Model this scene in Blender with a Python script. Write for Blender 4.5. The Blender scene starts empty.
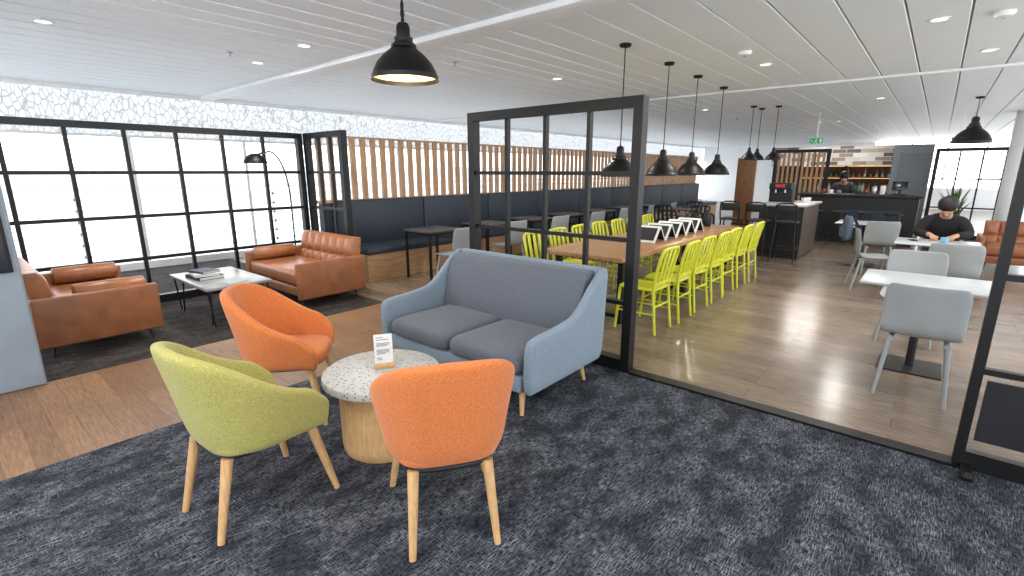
import bpy, bmesh, math, random
from mathutils import Vector, Matrix, Euler
random.seed(7)
S = bpy.context.scene
C = S.collection
PI = math.pi
R = math.radians
CEIL = 2.85

# ---------------------------------------------------------------- helpers
def lin(c):
    def f(v):
        v /= 255.0
        return v/12.92 if v <= 0.04045 else ((v+0.055)/1.055)**2.4
    return (f(c[0]), f(c[1]), f(c[2]))

def sc(c, k):
    return (min(1, c[0]*k), min(1, c[1]*k), min(1, c[2]*k), 1)

def mat(name, col, rough=.5, metal=0., var=.12, scale=30., bump=0., stretch=(1,1,1), sheen=0., emit=0.):
    c = lin(col)
    m = bpy.data.materials.new(name); m.use_nodes = True
    nt = m.node_tree; b = nt.nodes['Principled BSDF']
    tc = nt.nodes.new('ShaderNodeTexCoord'); mp = nt.nodes.new('ShaderNodeMapping')
    mp.inputs['Scale'].default_value = stretch
    nt.links.new(tc.outputs['Object'], mp.inputs['Vector'])
    nz = nt.nodes.new('ShaderNodeTexNoise'); nz.inputs['Scale'].default_value = scale; nz.inputs['Detail'].default_value = 4
    nt.links.new(mp.outputs[0], nz.inputs['Vector'])
    rp = nt.nodes.new('ShaderNodeValToRGB')
    rp.color_ramp.elements[0].position = .32; rp.color_ramp.elements[1].position = .68
    rp.color_ramp.elements[0].color = sc(c, 1-var); rp.color_ramp.elements[1].color = sc(c, 1+var)
    nt.links.new(nz.outputs['Fac'], rp.inputs['Fac'])
    nt.links.new(rp.outputs['Color'], b.inputs['Base Color'])
    b.inputs['Roughness'].default_value = rough; b.inputs['Metallic'].default_value = metal
    if sheen: b.inputs['Sheen Weight'].default_value = sheen
    if emit:
        nt.links.new(rp.outputs['Color'], b.inputs['Emission Color']); b.inputs['Emission Strength'].default_value = emit
    if bump:
        bp = nt.nodes.new('ShaderNodeBump'); bp.inputs['Strength'].default_value = bump; bp.inputs['Distance'].default_value = .004
        nt.links.new(nz.outputs['Fac'], bp.inputs['Height']); nt.links.new(bp.outputs[0], b.inputs['Normal'])
    return m

def mix(nt, blend, a, b, fac=1.0):
    n = nt.nodes.new('ShaderNodeMix'); n.data_type = 'RGBA'; n.blend_type = blend
    def put(i, v):
        if hasattr(v, 'is_linked') or hasattr(v, 'links'): nt.links.new(v, n.inputs[i])
        else: n.inputs[i].default_value = v
    if hasattr(fac, 'links'): nt.links.new(fac, n.inputs[0])
    else: n.inputs[0].default_value = fac
    put(6, a); put(7, b)
    return n.outputs[2]

def noise(nt, vec, scale, stretch, detail=4):
    mp = nt.nodes.new('ShaderNodeMapping'); mp.inputs['Scale'].default_value = stretch
    nt.links.new(vec, mp.inputs['Vector'])
    n = nt.nodes.new('ShaderNodeTexNoise'); n.inputs['Scale'].default_value = scale; n.inputs['Detail'].default_value = detail
    nt.links.new(mp.outputs[0], n.inputs['Vector'])
    return n.outputs['Fac']

def ramp(nt, fac, stops):
    r = nt.nodes.new('ShaderNodeValToRGB')
    while len(r.color_ramp.elements) < len(stops): r.color_ramp.elements.new(.5)
    for e, (p, c) in zip(r.color_ramp.elements, stops):
        e.position = p; e.color = c
    nt.links.new(fac, r.inputs['Fac'])
    return r.outputs['Color']

def plank_mat(name, c1, c2, rough=.38, rot=PI/2, bw=1.7, rh=.15, mortar=.003):
    m = bpy.data.materials.new(name); m.use_nodes = True
    nt = m.node_tree; b = nt.nodes['Principled BSDF']
    tc = nt.nodes.new('ShaderNodeTexCoord'); mp = nt.nodes.new('ShaderNodeMapping'); mp.inputs['Rotation'].default_value = (0,0,rot)
    nt.links.new(tc.outputs['Object'], mp.inputs['Vector'])
    br = nt.nodes.new('ShaderNodeTexBrick')
    br.inputs['Scale'].default_value = 1; br.inputs['Brick Width'].default_value = bw; br.inputs['Row Height'].default_value = rh
    br.inputs['Mortar Size'].default_value = mortar; br.inputs['Bias'].default_value = 0
    br.inputs['Color1'].default_value = (*lin(c1), 1); br.inputs['Color2'].default_value = (*lin(c2), 1)
    br.inputs['Mortar'].default_value = sc(lin(c1), .55)
    nt.links.new(mp.outputs[0], br.inputs['Vector'])
    g = ramp(nt, noise(nt, mp.outputs[0], 6, (1.2, 14, 1), 6), [(.3, (.62,.61,.60,1)), (.7, (1.2,1.18,1.16,1))])
    g2 = ramp(nt, noise(nt, mp.outputs[0], 1.3, (1, 2, 1), 3), [(.3, (.80,.80,.80,1)), (.7, (1.12,1.11,1.1,1))])
    col = mix(nt, 'MULTIPLY', mix(nt, 'MULTIPLY', br.outputs['Color'], g), g2)
    nt.links.new(col, b.inputs['Base Color'])
    b.inputs['Roughness'].default_value = rough
    return m

def carpet_mat(name, dark, light, amount=.5):
    m = bpy.data.materials.new(name); m.use_nodes = True
    nt = m.node_tree; b = nt.nodes['Principled BSDF']
    tc = nt.nodes.new('ShaderNodeTexCoord')
    # wobble the coordinates so that the streaks break up
    wn = nt.nodes.new('ShaderNodeTexNoise'); wn.inputs['Scale'].default_value = 18; wn.inputs['Detail'].default_value = 4
    nt.links.new(tc.outputs['Object'], wn.inputs['Vector'])
    vm = nt.nodes.new('ShaderNodeVectorMath'); vm.operation = 'MULTIPLY_ADD'; vm.inputs[1].default_value = (.024,.024,0)
    nt.links.new(wn.outputs['Color'], vm.inputs[0]); nt.links.new(tc.outputs['Object'], vm.inputs[2])
    v = vm.outputs[0]
    a = ramp(nt, noise(nt, v, 1, (22, 180, 1), 9), [(.46, (0,0,0,1)), (.72, (1,1,1,1))])
    c = ramp(nt, noise(nt, v, 1, (150, 26, 1), 9), [(.49, (0,0,0,1)), (.74, (.85,.85,.85,1))])
    s = mix(nt, 'LIGHTEN', a, c)
    patch = ramp(nt, noise(nt, v, 4.6, (1, 1.7, 1), 9), [(.38, (.24,.24,.24,1)), (.64, (1.05,1.05,1.05,1))])
    fine = ramp(nt, noise(nt, tc.outputs['Object'], 260, (1, 1, 1), 3), [(.34, (.5,.5,.5,1)), (.62, (1.0,1.0,1.0,1))])
    f = mix(nt, 'MULTIPLY', mix(nt, 'MULTIPLY', s, patch), fine)
    f = mix(nt, 'MULTIPLY', f, (amount, amount, amount, 1))
    col = mix(nt, 'MIX', (*lin(dark), 1), (*lin(light), 1), f)
    nt.links.new(col, b.inputs['Base Color']); b.inputs['Roughness'].default_value = .95
    b.inputs['Specular IOR Level'].default_value = .15
    return m

def terrazzo_mat():
    m = bpy.data.materials.new('terrazzo'); m.use_nodes = True
    nt = m.node_tree; b = nt.nodes['Principled BSDF']
    tc = nt.nodes.new('ShaderNodeTexCoord')
    vo = nt.nodes.new('ShaderNodeTexVoronoi'); vo.inputs['Scale'].default_value = 44
    nt.links.new(tc.outputs['Object'], vo.inputs['Vector'])
    spots = ramp(nt, vo.outputs['Distance'], [(.26, (.16,.155,.15,1)), (.33, (*lin((180,181,179)),1))])
    nt.links.new(spots, b.inputs['Base Color']); b.inputs['Roughness'].default_value = .45
    return m

def tile_mat(name, cols, scale=1, bw=.5, rh=.14):
    m = bpy.data.materials.new(name); m.use_nodes = True
    nt = m.node_tree; b = nt.nodes['Principled BSDF']
    tc = nt.nodes.new('ShaderNodeTexCoord')
    sx = nt.nodes.new('ShaderNodeSeparateXYZ'); cx = nt.nodes.new('ShaderNodeCombineXYZ')
    nt.links.new(tc.outputs['Object'], sx.inputs[0])
    nt.links.new(sx.outputs['Y'], cx.inputs['X']); nt.links.new(sx.outputs['Z'], cx.inputs['Y'])
    br = nt.nodes.new('ShaderNodeTexBrick'); br.inputs['Scale'].default_value = scale
    br.inputs['Brick Width'].default_value = bw; br.inputs['Row Height'].default_value = rh; br.inputs['Mortar Size'].default_value = .006
    br.inputs['Color1'].default_value = (0,0,0,1); br.inputs['Color2'].default_value = (1,1,1,1); br.inputs['Mortar'].default_value = (.5,.5,.5,1)
    nt.links.new(cx.outputs[0], br.inputs['Vector'])
    n = len(cols)
    col = ramp(nt, br.outputs['Color'], [(i/n, (*lin(c),1)) for i, c in enumerate(cols)])
    for nd in nt.nodes:
        if nd.type == 'VALTORGB': nd.color_ramp.interpolation = 'CONSTANT'
    nt.links.new(col, b.inputs['Base Color']); b.inputs['Roughness'].default_value = .5
    return m

def frit_mat():
    m = bpy.data.materials.new('white_lattice'); m.use_nodes = True
    nt = m.node_tree; b = nt.nodes['Principled BSDF']; out = nt.nodes['Material Output']
    tc = nt.nodes.new('ShaderNodeTexCoord')
    mp = nt.nodes.new('ShaderNodeMapping'); mp.inputs['Scale'].default_value = (1.9, 1, .9); mp.inputs['Rotation'].default_value = (0, .6, 0)
    nt.links.new(tc.outputs['Object'], mp.inputs['Vector'])
    vo = nt.nodes.new('ShaderNodeTexVoronoi'); vo.feature = 'DISTANCE_TO_EDGE'; vo.inputs['Scale'].default_value = 8
    nt.links.new(mp.outputs[0], vo.inputs['Vector'])
    col = ramp(nt, vo.outputs['Distance'], [(.0, (.40,.405,.41,1)), (.04, (.45,.455,.46,1)), (.09, (.64,.645,.65,1))])
    nt.links.new(col, b.inputs['Base Color'])
    tr = nt.nodes.new('ShaderNodeBsdfTranslucent'); nt.links.new(col, tr.inputs['Color'])
    ms = nt.nodes.new('ShaderNodeMixShader'); ms.inputs[0].default_value = .85
    nt.links.new(b.outputs[0], ms.inputs[1]); nt.links.new(tr.outputs[0], ms.inputs[2]); nt.links.new(ms.outputs[0], out.inputs[0])
    return m

def dimmer_mat():  # grey see-through filter, added to lower the brightness outside
    m = bpy.data.materials.new('dimming_pane'); m.use_nodes = True
    nt = m.node_tree; out = nt.nodes['Material Output']; nt.nodes.remove(nt.nodes['Principled BSDF'])
    tc = nt.nodes.new('ShaderNodeTexCoord')
    col = ramp(nt, noise(nt, tc.outputs['Object'], .8, (1,1,1), 2), [(.3, (.84,.855,.86,1)), (.7, (.90,.905,.91,1))])
    tp = nt.nodes.new('ShaderNodeBsdfTransparent'); nt.links.new(col, tp.inputs['Color'])
    nt.links.new(tp.outputs[0], out.inputs[0])
    return m

# ---------------------------------------------------------------- mesh helpers
def new(): return bmesh.new()

def box(bm, c, s, rx=0, ry=0, rz=0):
    M = Matrix.Translation(c) @ Euler((rx,ry,rz)).to_matrix().to_4x4() @ Matrix.Diagonal((s[0],s[1],s[2],1))
    return bmesh.ops.create_cube(bm, size=1, matrix=M)['verts']

def rbox(bm, c, s, r=.02, seg=3, rx=0, ry=0, rz=0):
    vs = box(bm, c, s, rx, ry, rz)
    es = list({e for v in vs for e in v.link_edges})
    bmesh.ops.bevel(bm, geom=es, offset=min(r, min(s)*.49), segments=seg, profile=.5, affect='EDGES')

def tube(bm, p0, p1, r0, r1=None, n=12):
    p0, p1 = Vector(p0), Vector(p1); d = p1-p0
    M = Matrix.Translation((p0+p1)/2) @ Vector((0,0,1)).rotation_difference(d).to_matrix().to_4x4()
    bmesh.ops.create_cone(bm, cap_ends=True, segments=n, radius1=r0, radius2=r0 if r1 is None else r1, depth=d.length, matrix=M)

def loft(bm, rings, cap=True, close=False):
    vr = [[bm.verts.new(p) for p in r] for r in rings]
    n = len(vr[0]); m = len(vr)
    for i in range(m if close else m-1):
        a, b = vr[i], vr[(i+1) % m]
        for j in range(n):
            bm.faces.new((a[j], a[(j+1) % n], b[(j+1) % n], b[j]))
    if cap and not close:
        bm.faces.new(vr[0]); bm.faces.new(list(reversed(vr[-1])))

def path(bm, pts, r, n=8, close=False):
    P = [Vector(p) for p in pts]; m = len(P); rings = []
    up = None
    for i in range(m):
        if close: t = P[(i+1) % m]-P[i-1]
        else: t = P[min(i+1, m-1)]-P[max(i-1, 0)]
        t.normalize()
        if up is None:
            up = Vector((0,0,1)) if abs(t.z) < .9 else Vector((1,0,0))
        a = t.cross(up).normalized(); b = a.cross(t).normalized(); up = b
        rr = r[i] if isinstance(r, (list, tuple)) else r
        rings.append([P[i]+a*math.cos(2*PI*k/n)*rr+b*math.sin(2*PI*k/n)*rr for k in range(n)])
    loft(bm, rings, True, close)

def lathe(bm, prof, n=32, c=(0,0,0), cap=True):
    rings = [[(c[0]+max(r,.0008)*math.cos(2*PI*k/n), c[1]+max(r,.0008)*math.sin(2*PI*k/n), c[2]+z) for k in range(n)] for r, z in prof]
    loft(bm, rings, cap)

def pad(bm, c, sx, sy, h, e=4, n=40, dome=.03):
    prof = [(.90,0),(.98,.12),(1,.35),(1,.65),(.97,.88),(.9,1),(.65,1+dome/h*.7),(.3,1+dome/h)]
    rings = []
    for k, z in prof:
        rg = []
        for i in range(n):
            a = 2*PI*i/n; ca, sa = math.cos(a), math.sin(a)
            x = abs(ca)**(2/e)*(1 if ca >= 0 else -1); y = abs(sa)**(2/e)*(1 if sa >= 0 else -1)
            rg.append((c[0]+x*sx/2*k, c[1]+y*sy/2*k, c[2]+z*h))
        rings.append(rg)
    loft(bm, rings)

def ushell(bm, w, xf, xb, cr, H, zb, th, fs, fb, na=8, nb=8, nc=7):
    P = []
    for i in range(na): P.append((xf+(xb+cr-xf)*i/na, w, 0, 1))
    for i in range(nc+1):
        a = PI/2+PI/2*i/nc
        P.append((xb+cr+cr*math.cos(a), w-cr+cr*math.sin(a), math.cos(a), math.sin(a)))
    for i in range(1, nb): P.append((xb, (w-cr)*(1-2*i/nb), -1, 0))
    for i in range(nc+1):
        a = PI+PI/2*i/nc
        P.append((xb+cr+cr*math.cos(a), -w+cr+cr*math.sin(a), math.cos(a), math.sin(a)))
    for i in range(1, na+1): P.append((xb+cr+(xf-xb-cr)*i/na, -w, 0, -1))
    rings = []
    for x, y, nx, ny in P:
        h = H(x, y); fl = fs*ny*ny+fb*nx*nx; d = h-zb
        k = min(1, d/.3)
        fl *= k
        pr = [(0,zb),(fl*.3,zb+.33*d),(fl*.7,zb+.7*d),(fl,h-.3*th),(fl-.22*th,h),(fl-.78*th,h),(fl-th,h-.3*th),(fl*.7-th,zb+.7*d),(fl*.3-th,zb+.33*d),(-th,zb)]
        rings.append([(x+nx*o, y+ny*o, z) for o, z in pr])
    loft(bm, rings)

def sstep(a, b, x):
    t = max(0, min(1, (x-a)/(b-a))); return t*t*(3-2*t)

def obj(name, bm, m, parent=None, smooth=40, sub=0, solid=0):
    bmesh.ops.recalc_face_normals(bm, faces=bm.faces)
    me = bpy.data.meshes.new(name); bm.to_mesh(me); bm.free()
    me.materials.append(m)
    for p in me.polygons: p.use_smooth = True
    if smooth and not sub: me.set_sharp_from_angle(angle=R(smooth))
    o = bpy.data.objects.new(name, me); C.objects.link(o)
    if parent is not None: o.parent = parent
    if solid:
        md = o.modifiers.new('solid', 'SOLIDIFY'); md.thickness = solid; md.offset = 0
    if sub:
        md = o.modifiers.new('sub', 'SUBSURF'); md.levels = sub; md.render_levels = sub
    return o

def thing(name, label, cat, loc=(0,0,0), rz=0, group=None):
    o = bpy.data.objects.new(name, None); C.objects.link(o)
    o.empty_display_size = .1
    o.location = loc; o.rotation_euler = (0,0,rz); o['label'] = label; o['category'] = cat
    if group: o['group'] = group
    return o

def tag(o, label, cat, group=None):
    o['label'] = label; o['category'] = cat
    if group: o['group'] = group
    return o

def struct(name, bm, m, smooth=40):
    o = obj(name, bm, m, None, smooth); o['kind'] = 'structure'; return o

def dup(root, loc, rz, label, group=None, swap=None):
    r = root.copy(); C.objects.link(r); r.location = loc; r.rotation_euler = (0,0,rz); r['label'] = label
    if group: r['group'] = group
    def cp(o, par):
        c = o.copy(); C.objects.link(c); c.parent = par
        if swap and len(c.material_slots) and o.data.materials[0] in swap:
            c.material_slots[0].link = 'OBJECT'; c.material_slots[0].material = swap[o.data.materials[0]]
        return c
    for ch in list(root.children):
        c = cp(ch, r)
        for g in list(ch.children): cp(g, c)
    return r

# camera model (for points on floor / ceiling)
F, TILT, YAW, CH = 490.0, R(13.43), R(40.4), 1.6
def pix(px, py, z):
    v = (288-py)/F; r = (px-512)/F
    fw = math.cos(TILT)+v*math.sin(TILT); up = v*math.cos(TILT)-math.sin(TILT)
    s = (z-CH)/up
    return Vector(((fw*math.cos(YAW)+r*math.sin(YAW))*s, (fw*math.sin(YAW)-r*math.cos(YAW))*s, z))

cam = bpy.data.cameras.new('camera'); co = bpy.data.objects.new('camera', cam); C.objects.link(co)
cam.sensor_width = 36; cam.lens = F/1024*36; cam.clip_start = .05; cam.clip_end = 300
co.location = (0,0,CH); co.rotation_euler = (PI/2-TILT, 0, YAW-PI/2)
S.camera = co

# ---------------------------------------------------------------- materials
M = {}
M['oak'] = mat('oak_legs', (194,156,108), .45, var=.15, scale=12, stretch=(6,6,1))
M['orange'] = mat('orange_wool', (198,112,56), .92, var=.22, scale=150, bump=.5, sheen=.15)
M['green'] = mat('green_wool', (162,157,86), .92, var=.22, scale=150, bump=.5, sheen=.15)
M['blue'] = mat('blue_grey_wool', (122,139,154), .92, var=.2, scale=150, bump=.35, sheen=.15)
M['grey_fab'] = mat('charcoal_wool', (90,97,109), .92, var=.28, scale=170, bump=.4, sheen=.15)
M['tan'] = mat('tan_leather', (138,86,54), .36, var=.18, scale=9, bump=.1)
M['tan2'] = mat('tan_leather_cushion', (146,92,58), .34, var=.16, scale=12, bump=.1)
M['black'] = mat('black_steel', (11,12,14), .45, .3, var=.2, scale=20)
M['blackm'] = mat('black_matt', (17,17,19), .6, var=.2, scale=20)
M['yellow'] = mat('yellow_green_paint', (200,204,48), .4, var=.05, scale=8)
M['tabwood'] = mat('honey_table', (160,120,80), .34, var=.26, scale=4, stretch=(1,9,6))
M['greywood'] = mat('dark_grey_top', (66,64,64), .4, var=.15, scale=4, stretch=(1,9,6))
M['slat'] = mat('slat_wood', (172,134,98), .5, var=.2, scale=5, stretch=(8,8,1))
M['benchwood'] = mat('bench_wood', (164,128,92), .5, var=.22, scale=4, stretch=(1,8,8))
M['navy'] = mat('navy_vinyl', (36,47,62), .55, var=.12, scale=20)
M['greyshell'] = mat('grey_shell', (146,151,153), .5, var=.03, scale=6)
M['greytop'] = mat('pale_grey_top', (178,184,188), .26, var=.03, scale=14)
M['ceil'] = mat('ceiling_paint', (240,246,250), .5, var=.01, scale=3)
M['white'] = mat('white_paint', (240,243,245), .55, var=.02, scale=4)
M['pillar'] = mat('pillar_paint', (138,152,166), .6, var=.05, scale=5)
M['greywall'] = mat('grey_wall', (112,118,123), .6, var=.05, scale=5)
M['greydoor'] = mat('grey_door', (98,105,112), .6, var=.05, scale=5)
M['wooddoor'] = mat('brown_timber', (132,92,58), .5, var=.2, scale=4, stretch=(8,8,1))
M['darkwood'] = mat('dark_wood', (74,58,46), .5, var=.2, scale=4, stretch=(8,8,1))
M['floor'] = plank_mat('timber_floor', (140,125,110), (122,108,95), .22)
M['strip'] = plank_mat('timber_strip', (146,113,84), (126,97,72), .4, rh=.13)
M['carpet'] = carpet_mat('charcoal_carpet', (23,26,35), (194,200,212), .62)
M['carpet2'] = carpet_mat('brown_carpet', (36,33,33), (150,140,132), .6)
M['terrazzo'] = terrazzo_mat()
M['marble'] = mat('marble_top', (136,137,139), .3, var=.22, scale=5)
M['card'] = mat('white_card', (222,224,224), .6, var=.02)
M['ink'] = mat('grey_print', (100,104,110), .7, var=.05)
M['paper'] = mat('paper', (215,212,206), .8, var=.05, scale=60)
M['dark'] = mat('dark_interior', (24,23,22), .7, var=.2)
M['panelgrey'] = mat('dark_panel', (36,37,40), .3, var=.25, scale=3)
M['screen'] = mat('dark_screen', (24,30,42), .2, var=.05)
M['bulb'] = mat('warm_bulb', (255,196,120), .5, var=.02, emit=4)
M['lens'] = mat('downlight_lens', (255,238,210), .5, var=.02, emit=3)
M['shadein'] = mat('shade_lining', (226,196,140), .5, var=.05)
M['skin'] = mat('skin', (184,138,112), .55, var=.06, scale=20)
M['lips'] = mat('lips', (150,84,76), .5, var=.05)
M['hair'] = mat('dark_hair', (26,21,18), .6, var=.3, scale=60)
M['blackcloth'] = mat('black_cloth', (19,19,23), .9, var=.25, scale=60, bump=.3)
M['jeans'] = mat('dark_denim', (38,44,58), .9, var=.2, scale=80)
M['shirt'] = mat('dark_grey_shirt', (62,63,67), .9, var=.06, scale=50)
M['bag'] = mat('blue_bag', (66,80,98), .8, var=.25, scale=30, bump=.2)
M['leaf'] = mat('leaf_green', (62,98,44), .5, var=.35, scale=10)
M['red'] = mat('red_plastic', (180,28,26), .4, var=.05)
M['greenp'] = mat('exit_green', (24,130,76), .4, var=.03, emit=.4)
M['steel'] = mat('steel', (170,172,174), .3, .9, var=.06)
M['frit'] = frit_mat()
M['dimmer'] = dimmer_mat()
M['tiles'] = tile_mat('mosaic_tiles', [(104,88,76),(186,184,180),(138,120,104),(200,199,196),(86,80,78),(168,158,146),(210,209,206)], 1, .34, .11)
M['ext'] = mat('terrace_paving', (206,208,210), .7, var=.05, scale=2)
M['extw'] = mat('facade_white', (222,224,226), .6, var=.03, scale=2)
M['extg'] = mat('facade_grey', (200,203,206), .6, var=.04, scale=2)
M['cup'] = mat('white_china', (232,232,230), .25, var=.01)
M['cupblue'] = mat('pale_blue_china', (120,170,200), .25, var=.02)
M['glassb'] = mat('amber_bottle', (110,60,26), .15, var=.2)
M['glassg'] = mat('green_bottle', (44,74,48), .15, var=.2)
M['glassw'] = mat('clear_bottle', (150,140,128), .15, var=.05)
M['warm'] = mat('warm_strip_light', (255,190,110), .5, var=.02, emit=1.4)  # glow added for warm light at the bar

# ---------------------------------------------------------------- room shell
X0, X1, Y0, Y1 = -3.0, 28.0, -4.0, 10.0
GX = 3.48                       # plane of the sliding screens
XM, XL = (X0+X1)/2, X1-X0
b = new()
box(b, ((GX+X1)/2, (Y0+Y1)/2, -.05), (X1-GX, Y1-Y0, .1))
struct('floor', b, M['floor'])
b = new(); box(b, ((X0+GX)/2, (3.55+5.05)/2, -.05), (GX-X0, 1.5, .1)); struct('floor.001', b, M['strip'])
b = new(); box(b, ((X0+GX)/2, (Y0+3.55)/2, -.05), (GX-X0, 3.55-Y0, .1)); struct('floor.002', b, M['carpet'])
b = new(); box(b, ((X0+GX)/2, (5.05+Y1)/2, -.05), (GX-X0, Y1-5.05, .1)); struct('floor.003', b, M['carpet2'])
b = new(); box(b, (GX, .685, .008), (.10, 2.0, .016)); struct('trim_1', b, M['black'])

b = new()
y = Y0; centres = []
while y < Y1-.01:
    w_, g_ = (.4, .015) if y < 3.15 else (.3, .03)
    w_ = min(w_, Y1-y)
    rbox(b, (XM, y+w_/2, CEIL+.02), (XL, w_-g_, .04), .005, 1); centres.append(y+w_/2); y += w_
box(b, (XM, (Y0+Y1)/2, CEIL+.09), (XL, Y1-Y0, .06))
struct('ceiling', b, M['ceil'])
def onpanel(p):
    return Vector((p.x, min(centres, key=lambda c: abs(c-p.y)), CEIL))
for i, (x, ww, hh) in enumerate(((GX-.03, .24, .05), (8.7, .13, .03))):
    b = new(); rbox(b, (x, (Y0+Y1)/2, CEIL-hh/2-.001), (ww, Y1-Y0, hh), .008, 2)
    struct('trim_%d' % (i+2), b, M['white'])
# window wall on the left
b = new()
box(b, (XM, Y1, .06), (XL, .12, .12)); box(b, (XM, Y1, 2.14), (XL, .06, .04)); box(b, (XM, Y1, CEIL-.03), (XL, .1, .06))
x = X0
while x <= X1+.01:
    box(b, (x, Y1, 1.07), (.05, .08, 2.14)); x += 1.75
struct('window_1', b, M['white'])
b = new(); box(b, (XM, Y1+.08, 2.50), (XL, .01, .68)); struct('window_2', b, M['frit'])
b = new(); v = [b.verts.new(p) for p in ((X0,Y1+.02,.12),(X1,Y1+.02,.12),(X1,Y1+.02,2.12),(X0,Y1+.02,2.12))]; b.faces.new(v); struct('window_4', b, M['dimmer'])  # added filter pane that dims the view through the left windows
# back and right sides, open above the sill; unseen back openings added for daylight
b = new(); box(b, (X0, (Y0+Y1)/2, .3), (.12, Y1-Y0, .6)); box(b, (X0, (Y0+Y1)/2, 2.65), (.12, Y1-Y0, .4))
for k in range(8): box(b, (X0, Y0+2*k, 1.45), (.1, .1, 2.2))
struct('wall_back', b, M['white'])
b = new(); box(b, (XM, Y0, .3), (XL, .12, .6)); box(b, (XM, Y0, 2.65), (XL, .12, .4))
for k in range(15): box(b, (X0+2.1*k, Y0, 1.45), (.1, .1, 2.2))
struct('wall_right', b, M['white'])
# far wall, window at its right end
b = new(); box(b, (X1, (2.4+Y1)/2, CEIL/2), (.12, Y1-2.4, CEIL)); struct('wall_far', b, M['white'])
b = new(); box(b, (16.6, .60, 1.13), (.12, .80, 2.26)); struct('wall_far.001', b, M['greywall'])
b = new()
for k in range(6): box(b, (X1, 2.3-k*1.2, CEIL/2), (.08, .06, CEIL))
box(b, (X1, -.8, 2.1), (.06, 6.4, .06)); box(b, (X1, -.8, .45), (.06, 6.4, .9)); struct('window_3', b, M['white'])
b = new(); box(b, (16.52, .56, 1.02), (.04, .6, 2.04)); dr = struct('door_1', b, M['greydoor'])
b = new(); tube(b, (16.48, .78, .95), (16.48, .78, 1.15), .012); obj('door_handle', b, M['steel'], dr)
t = thing('timber_partition', 'brown timber partition end standing left of the far grid screen', 'partition', (16.0,4.42,0))
b = new(); rbox(b, (0,0,1.0), (.10,.52,1.96), .01); obj('panel', b, M['wooddoor'], t)
b = new(); box(b, (0,0,.02), (.12,.54,.04)); obj('plinth', b, M['blackm'], t)

# pillar at the left, column
b = new(); rbox(b, (-.55, 5.2, CEIL/2), (1.8, .4, CEIL), .02); o = struct('wall_left', b, M['pillar'])
t = thing('wall_screen', 'dark wall-mounted display on the pale blue pillar at the left edge', 'screen', (-.13, 4.985, 1.25))
b = new(); rbox(b, (0,0,0), (.88,.03,.72), .008); obj('casing', b, M['blackm'], t)
b = new(); box(b, (0,-.017,0), (.84,.004,.68)); obj('display', b, M['screen'], t)
b = new(); lathe(b, [(.3,0),(.3,CEIL-.001)], 40, (15.5,-1.36,0)); o = obj('round_column', b, M['white']); tag(o, 'pale round column behind the far right tan sofa', 'column')

# ---------------------------------------------------------------- outside
b = new(); box(b, (8, 34, -.3), (120, 47.6, .1)); o = struct('ground', b, M['ext'])
t = thing('terrace_railing', 'pale horizontal-bar railing on the terrace outside the left windows', 'railing', (8,12.4,-.25))
for k in range(12):
    b = new(); box(b, (-21+k*3.7, 0, .72), (.05,.05,1.44)); obj('post', b, M['extw'], t)
for k in range(6):
    b = new(); box(b, (0,0,.22+k*.22), (44,.05,.045)); obj('rail', b, M['extw'], t)
b = new(); box(b, (0,0,1.5), (44,.10,.05)); obj('handrail', b, M['extg'], t)
t = thing('terminal_building', 'pale low building with grey bands outside the left windows', 'building', (0,38,-.25))
b = new(); box(b, (0,0,1.1), (90,6,2.2)); obj('wall', b, M['extw'], t)
for k in range(3):
    b = new(); box(b, (0,-3.1,.4+k*.65), (90,.2,.12)); obj('band', b, M['extg'], t)

# ---------------------------------------------------------------- grid screens
def grid_screen(label, x, y, rz, L, ncol, nrow, H=2.13, fw=.075, fd=.09, bw=.032, bd=.045, infill=None, slats=None):
    t = thing('grid_screen', label, 'screen', (x,y,0), rz)
    b = new()
    for xx in (fw/2, L-fw/2): box(b, (xx,0,H/2), (fw,fd,H))
    for zz, hh in ((H-fw/2, fw), (.05, .1)): box(b, (L/2,0,zz), (L-2*fw,fd,hh))
    obj('frame', b, M['black'], t)
    b = new()
    for i in range(1, ncol): box(b, (fw/2+(L-fw)*i/ncol,0,H/2+.01), (bw,bd,H-fw-.1))
    for j in range(1, nrow): box(b, (L/2,0,.06+(H-.1)*j/nrow), (L-2*fw,bd*.98,bw))
    obj('glazing_bars', b, M['black'], t)
    if infill:
        hh = (H-.1)/nrow-.10
        for i in range(ncol):
            ww = (L-fw)/ncol
            b = new(); box(b, (fw/2+ww*(i+.5),0,.06+(H-.1)/nrow/2+.03), (ww-.09,.02,hh-.06)); obj('infill_panel', b, infill, t)
        b = new(); rbox(b, (.06,0,.015), (.05,.36,.03), .006); obj('foot', b, M['black'], t)
    if slats:
        n = int((L-2*fw)/.11)
        for i in range(n):
            b = new(); box(b, (fw+(L-2*fw)*(i+.5)/n,.04,H/2+.02), (.055,.02,H-.2)); obj('timber_slat', b, slats, t)
    return t
grid_screen('black steel grid screen standing behind the blue-grey sofa', GX, 1.69, PI/2, 1.79, 4, 4)
grid_screen('black steel grid screen at the right edge with dark lower panel', GX, -.29, -PI/2, 1.8, 4, 4, fw=.045, fd=.05, infill=M['panelgrey'])
grid_screen('long black steel grid screen in front of the left windows, behind tan sofas', -1.55, 7.2, 0, 5.24, 10, 4, bw=.04)
grid_screen('short black steel grid return panel beside the arc lamp and slat wall', 3.74, 6.13, PI/2, 1.02, 3, 4, bw=.035)
grid_screen('distant black grid screen backed with timber slats, left of the bar bottles', 14.6, 2.12, PI/2, 1.25, 4, 4, slats=M['slat'])
grid_screen('distant black grid screen before the far right window, behind seated person', 16.0, -1.15, PI/2, 1.3, 3, 3)

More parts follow.
